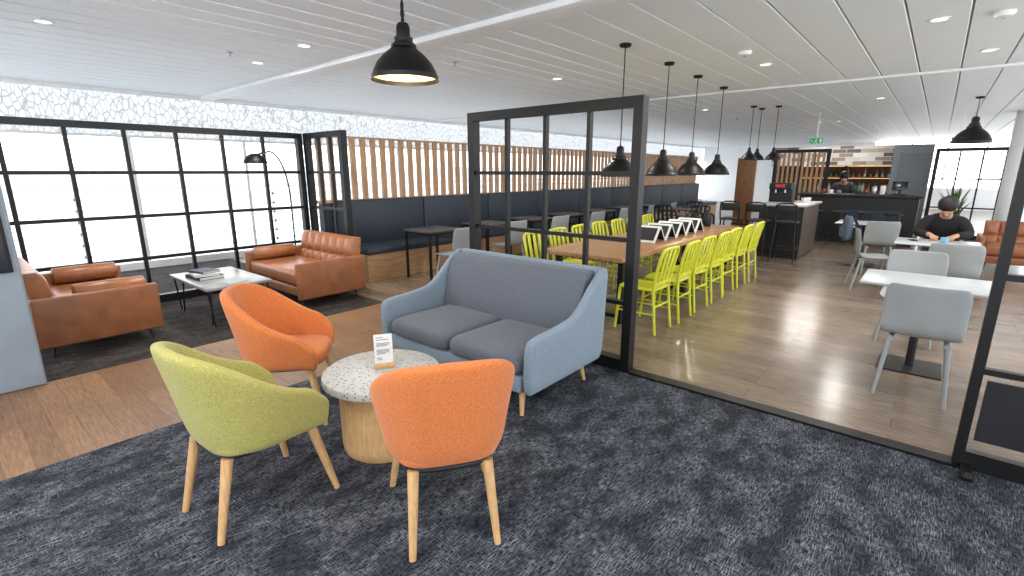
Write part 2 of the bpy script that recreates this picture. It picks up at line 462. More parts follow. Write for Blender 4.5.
# ---------------------------------------------------------------- tub chairs
def tub_chair(label, m, loc, rz):
    t = thing('tub_chair', label, 'chair', loc, rz)
    def H(x, y):
        back = 1-sstep(-.26, .06, x)
        arm = .665-.05*sstep(0,.16,x)-.10*sstep(.14,.27,x)
        return arm+(.885-.665)*back-.03*back*(abs(y)/.3)**2
    b = new(); ushell(b, .262, .255, -.235, .20, H, .375, .062, .062, .10, 8, 6, 7)
    obj('backrest', b, m, t, sub=2)
    b = new(); pad(b, (.02,0,.375), .50, .475, .095, 3.6, 44, .025); obj('seat', b, m, t, 60, sub=1)
    b = new(); pad(b, (.0,0,.355), .44, .40, .03, 3.6, 32, .001); obj('seat_base', b, M['blackm'], t, 60)
    for x, y, x2, y2 in ((.19,.19,.27,.245),(.19,-.19,.27,-.245),(-.19,.16,-.275,.185),(-.19,-.16,-.275,-.185)):
        b = new(); tube(b, (x2,y2,0), (x,y,.37), .015, .025, 16); obj('leg', b, M['oak'], t)
    return t
tub_chair('orange upholstered tub chair with its back to us, nearest the camera', M['orange'], (1.365,1.575,0), R(56))
tub_chair('lime green upholstered tub chair at the left of the round table', M['green'], (.83,2.37,0), R(4))
tub_chair('orange upholstered tub chair beyond the round table, facing us near tan sofas', M['orange'], (1.38,3.15,0), R(-42))

# ---------------------------------------------------------------- blue sofa
t = thing('two_seat_sofa', 'two-seat sofa with pale blue-grey shell and charcoal cushions', 'sofa', (2.74,2.585,0), PI)
W = .80
def HS(x, y):
    return .60-.03*sstep(-.1,.3,x)-.03*sstep(.36,.47,x)+(.89-.60)*(1-sstep(-.46,.0,x))
b = new(); ushell(b, W-.005, .47, -.475, .05, HS, .165, .07, .012, .04, 14, 12, 4); obj('shell', b, M['blue'], t, sub=2)
b = new(); rbox(b, (.04,0,.225), (.80, 2*W-.2, .12), .02); obj('base', b, M['blue'], t)
for s in (-1, 1):
    b = new(); pad(b, (.11, s*.352, .285), .72, .70, .135, 9, 52, .02); obj('seat_cushion', b, M['grey_fab'], t, 60, sub=1)
b = new()
rings = []
for z, xf_, k in ((.40,-.18,.985),(.44,-.175,1),(.55,-.20,1),(.68,-.235,1),(.80,-.275,1),(.85,-.30,.995),(.868,-.335,.98)):
    n = 24; rg = []
    xb = -.385-(z-.4)*.06
    hw = 1.43/2*k
    for i in range(n): rg.append((xf_+.012*math.sin(PI*i/(n-1)), -hw+2*hw*i/(n-1), z))
    for i in range(n): rg.append((xb, hw-2*hw*i/(n-1), z))
    rings.append(rg)
loft(b, rings); obj('back_cushion', b, M['grey_fab'], t, 50)
for x in (-.33, .37):
    for y in (-.66, .66):
        b = new(); tube(b, (x*1.10,y*1.04,0), (x,y,.18), .014, .024, 14); obj('leg', b, M['oak'], t)

# ---------------------------------------------------------------- round table and sign
t = thing('round_table', 'round terrazzo-topped coffee table between the tub chairs', 'table', (1.55,2.32,0))
b = new(); lathe(b, [(.318,.42),(.333,.426),(.337,.446),(.333,.466),(.325,.472)], 64); obj('tabletop', b, M['terrazzo'], t)
b = new(); lathe(b, [(.235,0),(.245,.012),(.25,.06),(.25,.40),(.245,.42)], 56); obj('pedestal', b, M['oak'], t)
t = thing('table_sign', 'small white printed card in a wooden block on the terrazzo table', 'sign', (1.575,2.33,.472), R(238))
b = new(); rbox(b, (0,0,.014), (.05,.115,.028), .004); obj('holder', b, M['oak'], t)
b = new(); box(b, (0,0,.115), (.003,.105,.18)); cd = obj('card', b, M['card'], t)
b = new()
for z, w in ((.185,.04),(.172,.07),(.150,.075),(.142,.075),(.134,.06),(.110,.078),(.102,.07),(.094,.075),(.086,.05),(.06,.03),(.05,.03)):
    box(b, (.0022,-.078/2+w/2,z), (.0008,w,.0035)); box(b, (-.0022,.078/2-w/2,z), (.0008,w,.0035))
obj('print', b, M['ink'], cd)

# ---------------------------------------------------------------- tan sofas
def tan_sofa(label, loc, rz):
    t = thing('leather_sofa', label, 'sofa', loc, rz, 'tan leather sofas')
    b = new(); rbox(b, (0,0,.20), (.82,1.32,.12), .02); obj('base', b, M['tan'], t)
    b = new(); rbox(b, (.09,0,.355), (.66,1.31,.18), .05, 4)
    obj('seat_cushion', b, M['tan2'], t)
    for s in (-1, 1):
        b = new(); rbox(b, (.0, s*.695, .335), (.90,.068,.44), .02, 4); obj('arm', b, M['tan'], t)
    HW = .655
    b = new(); ny, nz = 70, 18
    fr = []
    for j in range(nz+1):
        v = j/nz; row = []
        for i in range(ny+1):
            u = i/ny
            p = (abs(math.sin(PI*7*u))*abs(math.sin(PI*2*v)))**.35
            row.append(b.verts.new((-.275-.09*v+.05*p, -HW+2*HW*u, .30+.47*v)))
        fr.append(row)
    bk = [[b.verts.new((-.40-.06*j/nz, -HW+2*HW*i/ny, .30+.47*j/nz)) for i in range(ny+1)] for j in range(nz+1)]
    for j in range(nz):
        for i in range(ny):
            b.faces.new((fr[j][i], fr[j][i+1], fr[j+1][i+1], fr[j+1][i])); b.faces.new((bk[j][i], bk[j+1][i], bk[j+1][i+1], bk[j][i+1]))
        b.faces.new((fr[j][0], fr[j+1][0], bk[j+1][0], bk[j][0])); b.faces.new((fr[j][ny], bk[j][ny], bk[j+1][ny], fr[j+1][ny]))
    for i in range(ny):
        b.faces.new((fr[0][i], bk[0][i], bk[0][i+1], fr[0][i+1])); b.faces.new((fr[nz][i], fr[nz][i+1], bk[nz][i+1], bk[nz][i]))
    bc = obj('backrest', b, M['tan2'], t, 60)
    for i in range(1, 7):
        b = new(); bmesh.ops.create_uvsphere(b, u_segments=10, v_segments=6, radius=.014, matrix=Matrix.Translation((-.318, -HW+2*HW*i/7, .535)))
        obj('button', b, M['tan'], bc)
    for x in (-.34, .34):
        for y in (-.6, .6):
            b = new(); tube(b, (x*1.08,y*1.04,0), (x,y,.15), .010, .014, 10); obj('leg', b, M['blackm'], t)
    return t
ts = tan_sofa('tan leather sofa at left seen from its side, next to the pale pillar', (.84,6.30,0), 0)
dup(ts, (3.06,6.2,0), PI, 'tan leather sofa with tufted back, below the arc floor lamp')
dup(ts, (11.4,-1.38,0), PI, 'distant tan leather sofa at the right edge behind the cafe tables')
def bolster(label, loc, rz):
    b = new()
    path(b, [(-.27,0,0),(-.262,0,0),(-.25,0,0),(0,0,0),(.25,0,0),(.262,0,0),(.27,0,0)], [.05,.075,.085,.088,.085,.075,.05], 20)
    o = obj('bolster_cushion', b, M['tan2'], None, 60); o.location = loc; o.rotation_euler = (0,0,rz)
    tag(o, label, 'cushion', 'tan bolster cushions')
bolster('tan roll bolster on the left sofa, against its near arm', (.96,5.735,.533), 0)
bolster('tan roll bolster on the left sofa, against its far arm by the windows', (.96,6.86,.533), 0)
bolster('tan roll bolster at the far arm of the tufted tan sofa', (2.94,6.76,.533), 0)

# coffee table + books
t = thing('coffee_table', 'rectangular stone-topped coffee table between the two tan sofas', 'table', (1.98,6.02,0))
b = new(); rbox(b, (0,0,.425), (.66,1.15,.03), .006); obj('tabletop', b, M['marble'], t)
for sx in (-1, 1):
    for sy in (-1, 1):
        b = new(); path(b, [(sx*.30,sy*.52,.41),(sx*.27,sy*.52,.012),(sx*.27,sy*.44,.012),(sx*.24,sy*.42,.41)], .009, 8); obj('leg', b, M['black'], t)
zb_ = .44
for i, (lb, m, sx, sy, hh, rz) in enumerate((('thick black-covered book, bottom of the coffee table stack', M['blackm'], .26,.34,.035, .1), ('white-covered book in the middle of the coffee table stack', M['card'], .24,.31,.028,-.1), ('small dark blue book, topmost of the coffee table stack', M['navy'], .2,.27,.024,.25))):
    t = thing('book', lb, 'book', (1.86,6.1,zb_), rz, 'books on the coffee table')
    b = new(); box(b, (0,0,.002), (sx,sy,.004)); box(b, (0,0,hh-.002), (sx,sy,.004)); box(b, (-sx/2+.002,0,hh/2), (.004,sy,hh)); obj('cover', b, m, t)
    b = new(); box(b, (.002,0,hh/2), (sx-.016,sy-.014,hh-.008)); obj('pages', b, M['paper'], t)
    zb_ += hh
t = thing('magazine', 'pale magazine lying alone on the coffee table', 'magazine', (1.98,5.66,.44), .2)
b = new(); box(b, (0,0,.004), (.21,.28,.008)); obj('pages', b, M['paper'], t)
b = new(); box(b, (0,0,.0088), (.212,.282,.0012)); obj('cover', b, M['greyshell'], t)

# arc lamp
t = thing('arc_floor_lamp', 'black arc floor lamp leaning over the tufted tan sofa', 'lamp', (3.38,7.05,0), 0)
b = new(); lathe(b, [(.10,0),(.10,.02),(.085,.028),(.014,.03)], 32); obj('base', b, M['black'], t)
b = new()
pts = [(0,0,.03),(0,0,.8),(0,0,1.2)]
for k in range(1, 13):
    a = PI*.62*k/12
    pts.append((-.235+.235*math.cos(a), 0, 1.2+.66*math.sin(a)))
path(b, pts, .011, 10); obj('pole', b, M['black'], t)
sh = [(.02,.13),(.06,.12),(.11,.085),(.145,.03),(.15,0),(.144,0),(.138,.028),(.104,.08),(.055,.112),(.02,.12)]
b = new(); lathe(b, sh, 32, (-.43,0,1.70), False); o = obj('lamp_shade', b, M['black'], t, 60)
b = new(); tube(b, (-.40,0,1.81), (-.33,0,1.84), .016, .012); obj('socket', b, M['black'], t)
b = new(); bmesh.ops.create_uvsphere(b, u_segments=12, v_segments=8, radius=.04, matrix=Matrix.Translation((-.43,0,1.755))); obj('bulb', b, M['bulb'], t)

# ---------------------------------------------------------------- banquette and slats
BX0, BX1 = 4.0, 19.0
t = thing('banquette', 'long navy banquette bench with timber base along the slat wall', 'bench', (BX0,6.15,0))
L = BX1-BX0
b = new(); box(b, (L/2,.37,.20), (L,.70,.40)); obj('base', b, M['benchwood'], t)
n = 9
for i in range(n):
    b = new(); rbox(b, (L*(i+.5)/n,.33,.445), (L/n-.01,.66,.09), .025); obj('seat_cushion', b, M['navy'], t)
for i in range(n):
    b = new(); rbox(b, (L*(i+.5)/n,.76,.80), (L/n-.01,.10,.72), .03); obj('back_panel', b, M['navy'], t)
t = thing('slat_screen', 'tall screen of vertical timber slats above the navy banquette', 'screen', (3.85,7.1,0))
b = new(); box(b, (7.65,0,.56), (15.3,.12,1.12)); obj('lower_panel', b, M['navy'], t)
b = new(); box(b, (0,0,1.625), (.085,.05,.94)); sl0 = obj('slat', b, M['slat'], t); sl0.location = (.05,0,0)
for i in range(1,82):
    c = sl0.copy(); C.objects.link(c); c.parent = t; c.location = (.05+i*.188,0,0)
b = new(); box(b, (7.65,0,1.14), (15.4,.07,.04)); obj('bottom_rail', b, M['slat'], t)
b = new(); box(b, (7.65,0,2.11), (15.4,.06,.03)); obj('top_rail', b, M['slat'], t)

# ---------------------------------------------------------------- shell chair
def shell_chair(label, loc, rz, group):
    t = thing('shell_chair', label, 'chair', loc, rz, group)
    prof = [(.225,.425),(.20,.447),(.12,.452),(0,.444),(-.10,.446),(-.165,.468),(-.20,.53),(-.218,.62),(-.235,.71),(-.25,.79),(-.258,.845)]
    b = new(); rows = []
    N = len(prof)
    for j, (x, z) in enumerate(prof):
        hw = .232
        if j == 0: hw = .20
        if j == 5: hw = .222
        if j == N-1: hw = .212
        row = []
        for i in range(11):
            u = -1+2*i/10
            bend = .045*u*u*sstep(.48,.62,z)
            dip = .012*u*u*(1-sstep(.45,.5,z))
            row.append(b.verts.new((x+bend, u*hw, z+dip)))
        rows.append(row)
    for j in range(N-1):
        for i in range(10): b.faces.new((rows[j][i], rows[j][i+1], rows[j+1][i+1], rows[j+1][i]))
    obj('shell', b, M['greyshell'], t, sub=2, solid=.012)
    for x, y, x2, y2 in ((.15,.16,.21,.205),(.15,-.16,.21,-.205),(-.14,.16,-.225,.20),(-.14,-.16,-.225,-.20)):
        b = new(); tube(b, (x2,y2,0), (x,y,.44), .011, .018, 12); obj('leg', b, M['greyshell'], t)
    for s in (-1,1):
        b = new(); box(b, (0,s*.15,.425), (.34,.025,.025)); obj('seat_rail', b, M['greyshell'], t)
    return t
g = 'grey shell chairs at the cafe tables'
c0 = shell_chair('grey shell chair with its back to us, nearest at the first cafe table', (4.50,-.06,0), 0, g)
dup(c0, (5.93,.04,0), PI, 'grey shell chair at far side of the nearest cafe table, facing us')
dup(c0, (7.25,-.26,0), 0, 'grey shell chair with back to us, opposite the seated person')
dup(c0, (8.32,.55,0), R(-75), 'grey shell chair at the aisle side with the blue-grey bag on its back')
dup(c0, (8.80,-.14,0), PI, 'grey shell chair the person in black is sitting on')
dup(c0, (9.75,.62,0), R(20), 'grey shell chair at the farthest pale cafe table, towards the bar')

def cafe_table(label, loc, sx=.66, sy=.82):
    t = thing('cafe_table', label, 'table', loc, 0, 'pale cafe tables')
    b = new(); rbox(b, (0,0,.728), (sx,sy,.024), .011, 3); obj('tabletop', b, M['greytop'], t)
    b = new(); tube(b, (0,0,.012), (0,0,.716), .03, None, 20); obj('column', b, M['blackm'], t)
    b = new(); rbox(b, (0,0,.007), (.42,.42,.014), .005); obj('base', b, M['blackm'], t)
    return t
ct = cafe_table('pale grey square cafe table nearest us on the right', (5.10,-.04,0))
dup(ct, (8.02,-.1,0), 0, 'pale cafe table the person in black is sitting at')
dup(ct, (10.4,.85,0), 0, 'farthest pale cafe table, in front of the dark bar')
dup(ct, (7.5,-1.25,0), 0, 'pale cafe table cut off by the right edge behind grid screen')

# bag hanging over a chair back
t = thing('bag', 'blue-grey soft bag hung over the back of the aisle-side grey chair', 'bag', (8.245,.872,.66), R(15))
b = new()
rings = []
for z, k in ((0,.8),(.03,1),(.16,1.02),(.25,.92),(.31,.7),(.335,.4)):
    rings.append([(.17*(k*.6+.4)*math.cos(2*PI*i/24), .065*k*math.sin(2*PI*i/24), z+.012*math.sin(4*PI*i/24)) for i in range(24)])
loft(b, rings); obj('body', b, M['bag'], t, 60, sub=1)
b = new(); rbox(b, (0,.062,.11), (.2,.03,.14), .014, 3); obj('pocket', b, M['bag'], t)
for s in (-1,1):
    b = new(); path(b, [(s*.08,-.03,.27),(s*.07,-.07,.29),(s*.06,-.11,.22),(s*.06,-.115,.10)], .011, 8); obj('strap', b, M['blackm'], t)

# cup
t = thing('cup', 'small pale blue cup on the table in front of the seated person', 'cup', (7.90,-.16,.74))
b = new(); lathe(b, [(.025,0),(.036,.02),(.042,.075),(.038,.075),(.03,.02),(.001,.012)], 24); obj('body', b, M['cupblue'], t)
b = new(); path(b, [(.036,0,.065),(.06,0,.06),(.062,0,.035),(.034,0,.025)], .005, 8); obj('handle', b, M['cupblue'], t)
t = thing('phone', 'dark phone lying on the table beside the blue cup', 'phone', (8.05,.14,.74), .3)
b = new(); rbox(b, (0,0,.004), (.15,.075,.008), .003); obj('body', b, M['blackm'], t)
b = new(); box(b, (0,0,.0083), (.14,.068,.0006)); obj('display', b, M['screen'], t)

# banquette tables & chairs
t = thing('dining_table', 'small square dark-topped table at the banquette, nearest the tan sofas', 'table', (4.9,5.74,0), 0, 'banquette tables')
b = new(); rbox(b, (0,0,.735), (.68,.62,.03), .008); obj('tabletop', b, M['greywood'], t)
for sx in (-1,1):
    for sy in (-1,1):
        b = new(); box(b, (sx*.3,sy*.27,.36), (.03,.03,.72)); obj('leg', b, M['black'], t)
b = new()
for s in (-1,1): box(b, (0,s*.27,.705), (.60,.025,.03)); box(b, (s*.3,0,.705), (.025,.54,.03))
obj('apron', b, M['black'], t)
ordn = ['second','third','fourth','fifth','sixth','seventh']
for i in range(6):
    dup(t, (4.9+1.2*(i+1),5.74,0), 0, 'square dark-topped table at the banquette, %s from the tan sofas' % ordn[i])
for i in range(7):
    lab = 'grey shell chair at the banquette table nearest the tan sofas' if i == 0 else 'grey shell chair at the %s banquette table from the tan sofas' % ordn[i-1]
    dup(c0, (4.78+1.2*i+random.uniform(-.03,.03),5.15+random.uniform(-.03,.02),0), PI/2+random.uniform(-.12,.12), lab, 'grey shell chairs along the banquette')

# ---------------------------------------------------------------- long table
t = thing('long_table', 'long communal timber table lined with yellow metal chairs', 'table', (6.35,2.8,0))
b = new(); rbox(b, (0,0,.72), (3.9,1.0,.05), .008); obj('tabletop', b, M['tabwood'], t)
for x in (-1.75,0,1.75):
    b = new()
    for s in (-1,1): box(b, (x,s*.40,.345), (.06,.06,.69))
    box(b, (x,0,.675), (.06,.74,.04)); box(b, (x,0,.08), (.05,.74,.04))
    obj('leg_frame', b, M['black'], t)

def metal_chair(label, loc, rz, group):
    t = thing('metal_chair', label, 'chair', loc, rz, group); m = M['yellow']
    b = new(); pad(b, (0,0,.438), .42, .41, .022, 5, 36, -.008); obj('seat', b, m, t, 50)
    for s in (-1,1):
        b = new(); tube(b, (.205,s*.195,0), (.175,s*.175,.44), .013, .016, 10); obj('leg', b, m, t)
        b = new(); path(b, [(-.235,s*.19,0),(-.205,s*.18,.25),(-.185,s*.18,.45)], [.013,.015,.016], 10); obj('leg', b, m, t)
    b = new()
    pts = [(-.185,.183,.44),(-.205,.188,.58),(-.235,.19,.72),(-.257,.19,.80),(-.265,.182,.838),(-.27,.16,.856),(-.274,.08,.862),(-.275,0,.863)]
    pts += [(x,-y,z) for x,y,z in reversed(pts[:-1])]
    path(b, pts, .0175, 10)
    obj('back_frame', b, m, t, 60)
    for y in (-.095,0,.095):
        b = new(); rbox(b, (-.235,y,.68), (.012,.05,.37), .004, 2, 0, -.22); obj('back_slat', b, m, t, 60)
    b = new(); rbox(b, (-.196,0,.505), (.018,.36,.04), .006, 2); obj('back_rail', b, m, t)
    for p0_, p1_ in (((.19,.187,.20),(-.21,.183,.20)),((.19,-.187,.20),(-.21,-.183,.20)),((.19,.187,.22),(.19,-.187,.22)),((-.21,.183,.28),(-.21,-.183,.28))):
        b = new(); tube(b, p0_, p1_, .009, None, 8); obj('stretcher', b, m, t)
    return t
ga, gw = 'yellow chairs on the aisle side of the long table', 'yellow chairs on the banquette side of the long table'
num = ['nearest the grid screen','second from the grid screen','third from the grid screen','fourth from the grid screen','fifth from the grid screen','sixth from the grid screen','farthest from the grid screen']
y0 = metal_chair('yellow metal chair on aisle side of long table, '+num[0], (4.66,2.17,0), PI/2, ga)
for i in range(1,7):
    dup(y0, (4.66+.535*i,2.17+random.uniform(-.02,.02),0), PI/2+random.uniform(-.05,.05), 'yellow metal chair on aisle side of long table, '+num[i], ga)
for i in range(7):
    dup(y0, (4.75+.535*i,3.45+random.uniform(-.02,.02),0), -PI/2+random.uniform(-.05,.05), 'yellow metal chair on banquette side of long table, '+num[i], gw)
# folded display stands
for i in range(5):
    lb = 'white folded display stand on the long table, '+['nearest the grid screen','second along','third along','fourth along','farthest along'][i]
    t = thing('display_stand', lb, 'stand', (5.75+.335*i,2.66,.745), 0, 'display stands on the long table')
    for s in (-1,1):
        b = new(); box(b, (s*.08,0,.098), (.012,.32,.24), 0, s*-.68, 0); pn = obj('panel', b, M['card'], t)
        b = new(); box(b, (s*.0885,0,.104), (.004,.27,.18), 0, s*-.68, 0); box(b, (s*.0715,0,.091), (.004,.31,.19), 0, s*-.68, 0); obj('cover', b, M['blackm'], pn)  # black cover outside; inner dark sheet stands in for shade under the fold
for i,(x,y,h) in enumerate(((7.75,2.95,.2),(7.95,2.7,.26),(8.1,2.95,.18))):
    b = new(); lathe(b, [(.04,0),(.06,.02),(.065,h*.5),(.03,h*.8),(.028,h),(.02,h),(.02,h*.8),(.001,h*.75)], 24)
    o = obj('vase', b, M['blackm'], None, 50); o.location = (x,y,.745)
    tag(o, ['black vase on far end of long table, nearer the wall','tallest black vase on far end of the long table','smallest black vase at the far end of long table'][i], 'vase', 'black vases on the long table')

# black chairs past the table
bl = {M['yellow']: M['blackm']}
for i,(x,y,rz,lb) in enumerate(((9.2,3.15,.1,'black metal chair just past the long table, nearest its far end'),(9.4,3.85,-.1,'black metal chair at the dark table beyond the long table, facing away'),(10.6,3.85,PI,'black metal chair at the dark table beyond the long table, facing us'),(12.0,4.5,PI,'black metal chair at the farther dark table, facing us'),(10.8,4.6,.1,'black metal chair at the farther dark table, facing away'))):
    dup(y0, (x,y,0), rz, lb, 'black chairs beyond the long table', bl)
for p_, lb in (((10.0,3.8,0),'dark-topped cafe table just beyond the end of the long table'),((11.4,4.55,0),'dark-topped cafe table farther beyond the long table')):
    t = dup(ct, p_, 0, lb, 'dark tables beyond the long table', {M['greytop']: M['darkwood']})
# high chairs at the coffee counter
def bar_chair(label, loc, rz):
    t = thing('bar_chair', label, 'stool', loc, rz, 'black high chairs at the coffee counter')
    b = new(); pad(b, (0,0,.70), .38, .38, .035, 4, 32, .01); obj('seat', b, M['blackm'], t, 50)
    for x in (-.15,.15):
        for y in (-.15,.15):
            b = new(); tube(b, (x*1.35,y*1.3,0), (x,y,.70), .012, .015, 8); obj('leg', b, M['black'], t)
    b = new(); path(b, [(-.17,.16,.70),(-.20,.17,.88),(-.225,.16,1.02),(-.235,.08,1.05),(-.235,0,1.055),(-.235,-.08,1.05),(-.225,-.16,1.02),(-.20,-.17,.88),(-.17,-.16,.70)], .013, 8); obj('back_frame', b, M['black'], t)
    b = new(); rbox(b, (-.215,0,.95), (.02,.30,.14), .008, 2, 0, -.1); obj('backrest', b, M['blackm'], t)
    b = new(); path(b, [(.19,.185,.25),(-.19,.185,.25),(-.19,-.185,.25),(.19,-.185,.25)], .009, 6, True); obj('footrest', b, M['black'], t)
    return t
bc = bar_chair('black high chair at the coffee counter end, nearest the aisle', (9.85,1.95,0), .05)
dup(bc, (9.85,2.42,0), -.05, 'black high chair at the coffee counter end, middle one')
dup(bc, (9.9,2.92,0), .1, 'black high chair at the coffee counter end, nearest the banquette')

# ---------------------------------------------------------------- pendant lamps
def pendant(label, x, y, zb, r, group, chain=False):
    t = thing('pendant_lamp', label, 'lamp', (x,y,CEIL), 0, group)
    d = zb-CEIL; hs = r*1.0
    b = new(); lathe(b, [(.06,0),(.06,-.02),(.05,-.03),(.012,-.035)], 24); obj('canopy', b, M['black'], t)
    b = new(); tube(b, (0,0,-.03), (0,0,d+hs*1.55), .006, None, 8); obj('cord', b, M['black'], t)
    if chain:
        for k in range(3):
            b = new()
            zc = d+hs*1.62+.045*k
            pts = [((.013*math.cos(2*PI*i/12) if k%2 else 0), (0 if k%2 else .013*math.cos(2*PI*i/12)), zc+.026*math.sin(2*PI*i/12)) for i in range(12)]
            path(b, pts, .004, 6, True); obj('chain_link', b, M['black'], t)
    b = new(); lathe(b, [(.012,d+hs*1.6),(r*.16,d+hs*1.55),(r*.2,d+hs*1.45),(r*.2,d+hs*1.2),(r*.27,d+hs*1.17),(r*.27,d+hs*1.05),(r*.36,d+hs*.98),(r*.37,d+hs*.90)], 32); obj('cap', b, M['black'], t)
    b = new()
    pr = [(r*.34,.90),(r*.42,.84),(r*.62,.68),(r*.80,.48),(r*.92,.26),(r*.965,.14),(r,.12),(r*1.0,.0),(r*.975,.0),(r*.95,.12),(r*.90,.25),(r*.78,.46),(r*.6,.65),(r*.3,.82)]
    lathe(b, [(a, d+hs*z) for a, z in pr], 40, (0,0,0), False); shd = obj('lamp_shade', b, M['black'], t, 50)
    b = new(); lathe(b, [(r*.94,d+hs*.118),(r*.885,d+hs*.25),(r*.765,d+hs*.455),(r*.59,d+hs*.64),(r*.29,d+hs*.81)], 40, (0,0,0), False); obj('lining', b, M['shadein'], shd, 60)
    b = new(); bmesh.ops.create_uvsphere(b, u_segments=16, v_segments=10, radius=r*.2, matrix=Matrix.Translation((0,0,d+hs*.42))); obj('bulb', b, M['bulb'], t, 60)
    return t
pendant('large black industrial pendant lamp over the lounge, nearest us', 2.22, 2.83, 2.19, .225, 'lounge pendant lamps', True)
p0 = pendant('black pendant over the long table, nearest the grid screen', 4.85, 2.62, 1.54, .20, 'pendants over the long table')
for x, y, lb in ((5.98,2.64,'second'),(7.02,2.68,'third'),(8.2,2.72,'farthest')):
    dup(p0, (x,y,CEIL), 0, 'black pendant over the long table, %s from the grid screen' % lb)
pc = pendant('black pendant in the trio over the coffee counter, leftmost', 10.9, 3.0, 1.82, .15, 'trio of pendants over the coffee counter')
dup(pc, (11.4,2.98,CEIL), 0, 'black pendant in the trio over the coffee counter, middle'); dup(pc, (11.2,2.62,CEIL), 0, 'black pendant in the trio over the coffee counter, rightmost')
pendant('black pendant lamp over the cafe tables at the far right', 12.1, -.33, 2.08, .28, 'cafe pendant lamps')
# ---------------------------------------------------------------- ceiling fittings
def lamp(kind, name, loc, power, size, col, rot=(0,0,0)):
    l = bpy.data.lights.new(name, kind); l.energy = power; l.color = col
    if kind == 'AREA': l.shape = 'DISK'; l.size = size
    else: l.shadow_soft_size = size
    o = bpy.data.objects.new(name, l); C.objects.link(o); o.location = loc; o.rotation_euler = rot
    return o
dl = thing('downlight', 'round recessed downlight glowing warm in the slatted ceiling', 'light', (0,0,CEIL), 0, 'recessed downlights')
b = new(); lathe(b, [(.075,0),(.078,-.006),(.06,-.01),(.055,-.004),(.055,0)], 28, (0,0,0), False); obj('trim_ring', b, M['white'], dl)
b = new(); lathe(b, [(.054,-.003),(.001,-.003)], 24); obj('lens', b, M['lens'], dl)
pos = [pix(42,22,CEIL), pix(308,44,CEIL), pix(262,61,CEIL), pix(945,18,CEIL), pix(1014,47,CEIL), pix(783,62,CEIL), pix(560,78,CEIL), pix(880,98,CEIL), pix(820,122,CEIL), pix(700,110,CEIL)]
pos += [Vector((1.2,-.6,CEIL)), Vector((.2,1.6,CEIL)), Vector((-1.2,3.2,CEIL)), Vector((5.2,-1.6,CEIL)), Vector((15.6,2.0,CEIL))]
for i, p in enumerate(pos):
    p = onpanel(p)
    if i == 0: dl.location = p
    else: dup(dl, p, 0, dl['label'])
    lamp('AREA', 'downlight_lamp', (p.x,p.y,CEIL-.02), 22, .14, (1,.94,.87))
lamp('POINT', 'pendant_lamp_light', (2.22,2.83,2.22), 8, .04, (1,.8,.55))
sp = thing('sprinkler', 'small ceiling sprinkler head', 'sprinkler', (0,0,CEIL), 0, 'ceiling sprinklers')
b = new(); lathe(b, [(.03,.02),(.035,-.006),(.012,-.01),(.01,-.046)], 20); obj('body', b, M['steel'], sp)
b = new(); lathe(b, [(.022,-.045),(.022,-.048)], 16); obj('deflector', b, M['steel'], sp)
for i, (px_, py_) in enumerate(((455,62),(575,112),(230,52),(735,118))):
    p = onpanel(pix(px_, py_, CEIL))
    if i == 0: sp.location = p
    else: dup(sp, p, 0, sp['label'])
sd = thing('smoke_detector', 'white round smoke detector on the ceiling, toward the upper right corner', 'detector', onpanel(pix(996,13,CEIL)))
b = new(); lathe(b, [(.07,0),(.07,-.015),(.055,-.035),(.02,-.04)], 28); obj('body', b, M['white'], sd)
b = new(); lathe(b, [(.018,-.0395),(.015,-.05)], 16); obj('sensor', b, M['greyshell'], sd)
dup(sd, onpanel(pix(757,50,CEIL)), 0, 'white smoke detector on the ceiling right of the table pendants')
t = thing('air_vent', 'dark linear air slot in the ceiling at the right edge', 'vent', (9.6,-1.0,CEIL-.004))
b = new(); box(b, (0,0,0), (4.0,.16,.008)); obj('frame', b, M['greyshell'], t)
for s in (-1,1):
    b = new(); box(b, (0,s*.035,-.005), (3.95,.045,.006)); obj('slot', b, M['blackm'], t)
t = thing('exit_sign', 'small green hanging exit sign with white running figure near the bar', 'sign', onpanel(Vector((13.0,2.3,CEIL))), 0, 'green exit signs')
b = new(); box(b, (0,0,-.6), (.03,.25,.11)); pn = obj('panel', b, M['greenp'], t)
b = new()
for c_, s_, r_ in (((-.017,-.085,-.6),(.004,.04,.075),0),((-.017,.0,-.57),(.004,.018,.018),0),((-.017,.012,-.6),(.004,.015,.038),.4),((-.017,.026,-.628),(.004,.012,.038),.8),((-.017,-.005,-.632),(.004,.012,.036),-.5),((-.017,-.01,-.592),(.004,.038,.010),.3),((-.017,.085,-.6),(.004,.04,.012),0)):
    box(b, c_, s_, r_)
obj('pictogram', b, M['card'], pn)
b = new(); tube(b, (0,0,-.54), (0,0,0), .008); obj('stem', b, M['white'], t)
dup(t, onpanel(Vector((14.6,-.35,CEIL))), 0, 'small green hanging exit sign at the far right, before the windows')

# ---------------------------------------------------------------- counters and bar
t = thing('coffee_counter', 'dark timber coffee counter with pale top past the yellow chairs', 'counter', (11.0,2.15,0))
b = new(); box(b, (0,0,.5), (1.5,.74,.92)); obj('body', b, M['darkwood'], t)
b = new(); rbox(b, (0,0,.98), (1.6,.82,.04), .01); obj('countertop', b, M['greytop'], t)
b = new(); box(b, (-.757,0,.5), (.012,.74,.9)); obj('end_panel', b, M['blackm'], t)
b = new(); box(b, (0,0,.03), (1.44,.68,.06)); obj('plinth', b, M['blackm'], t)
t = thing('coffee_machine', 'black coffee machine with red badge on the timber counter', 'machine', (10.6,2.25,1.0))
b = new(); rbox(b, (.05,0,.19), (.28,.40,.38), .02); obj('body', b, M['blackm'], t)
b = new(); rbox(b, (-.12,0,.32), (.14,.38,.12), .015); obj('head', b, M['blackm'], t)
b = new(); box(b, (-.193,0,.33), (.006,.16,.06)); obj('badge', b, M['red'], t)
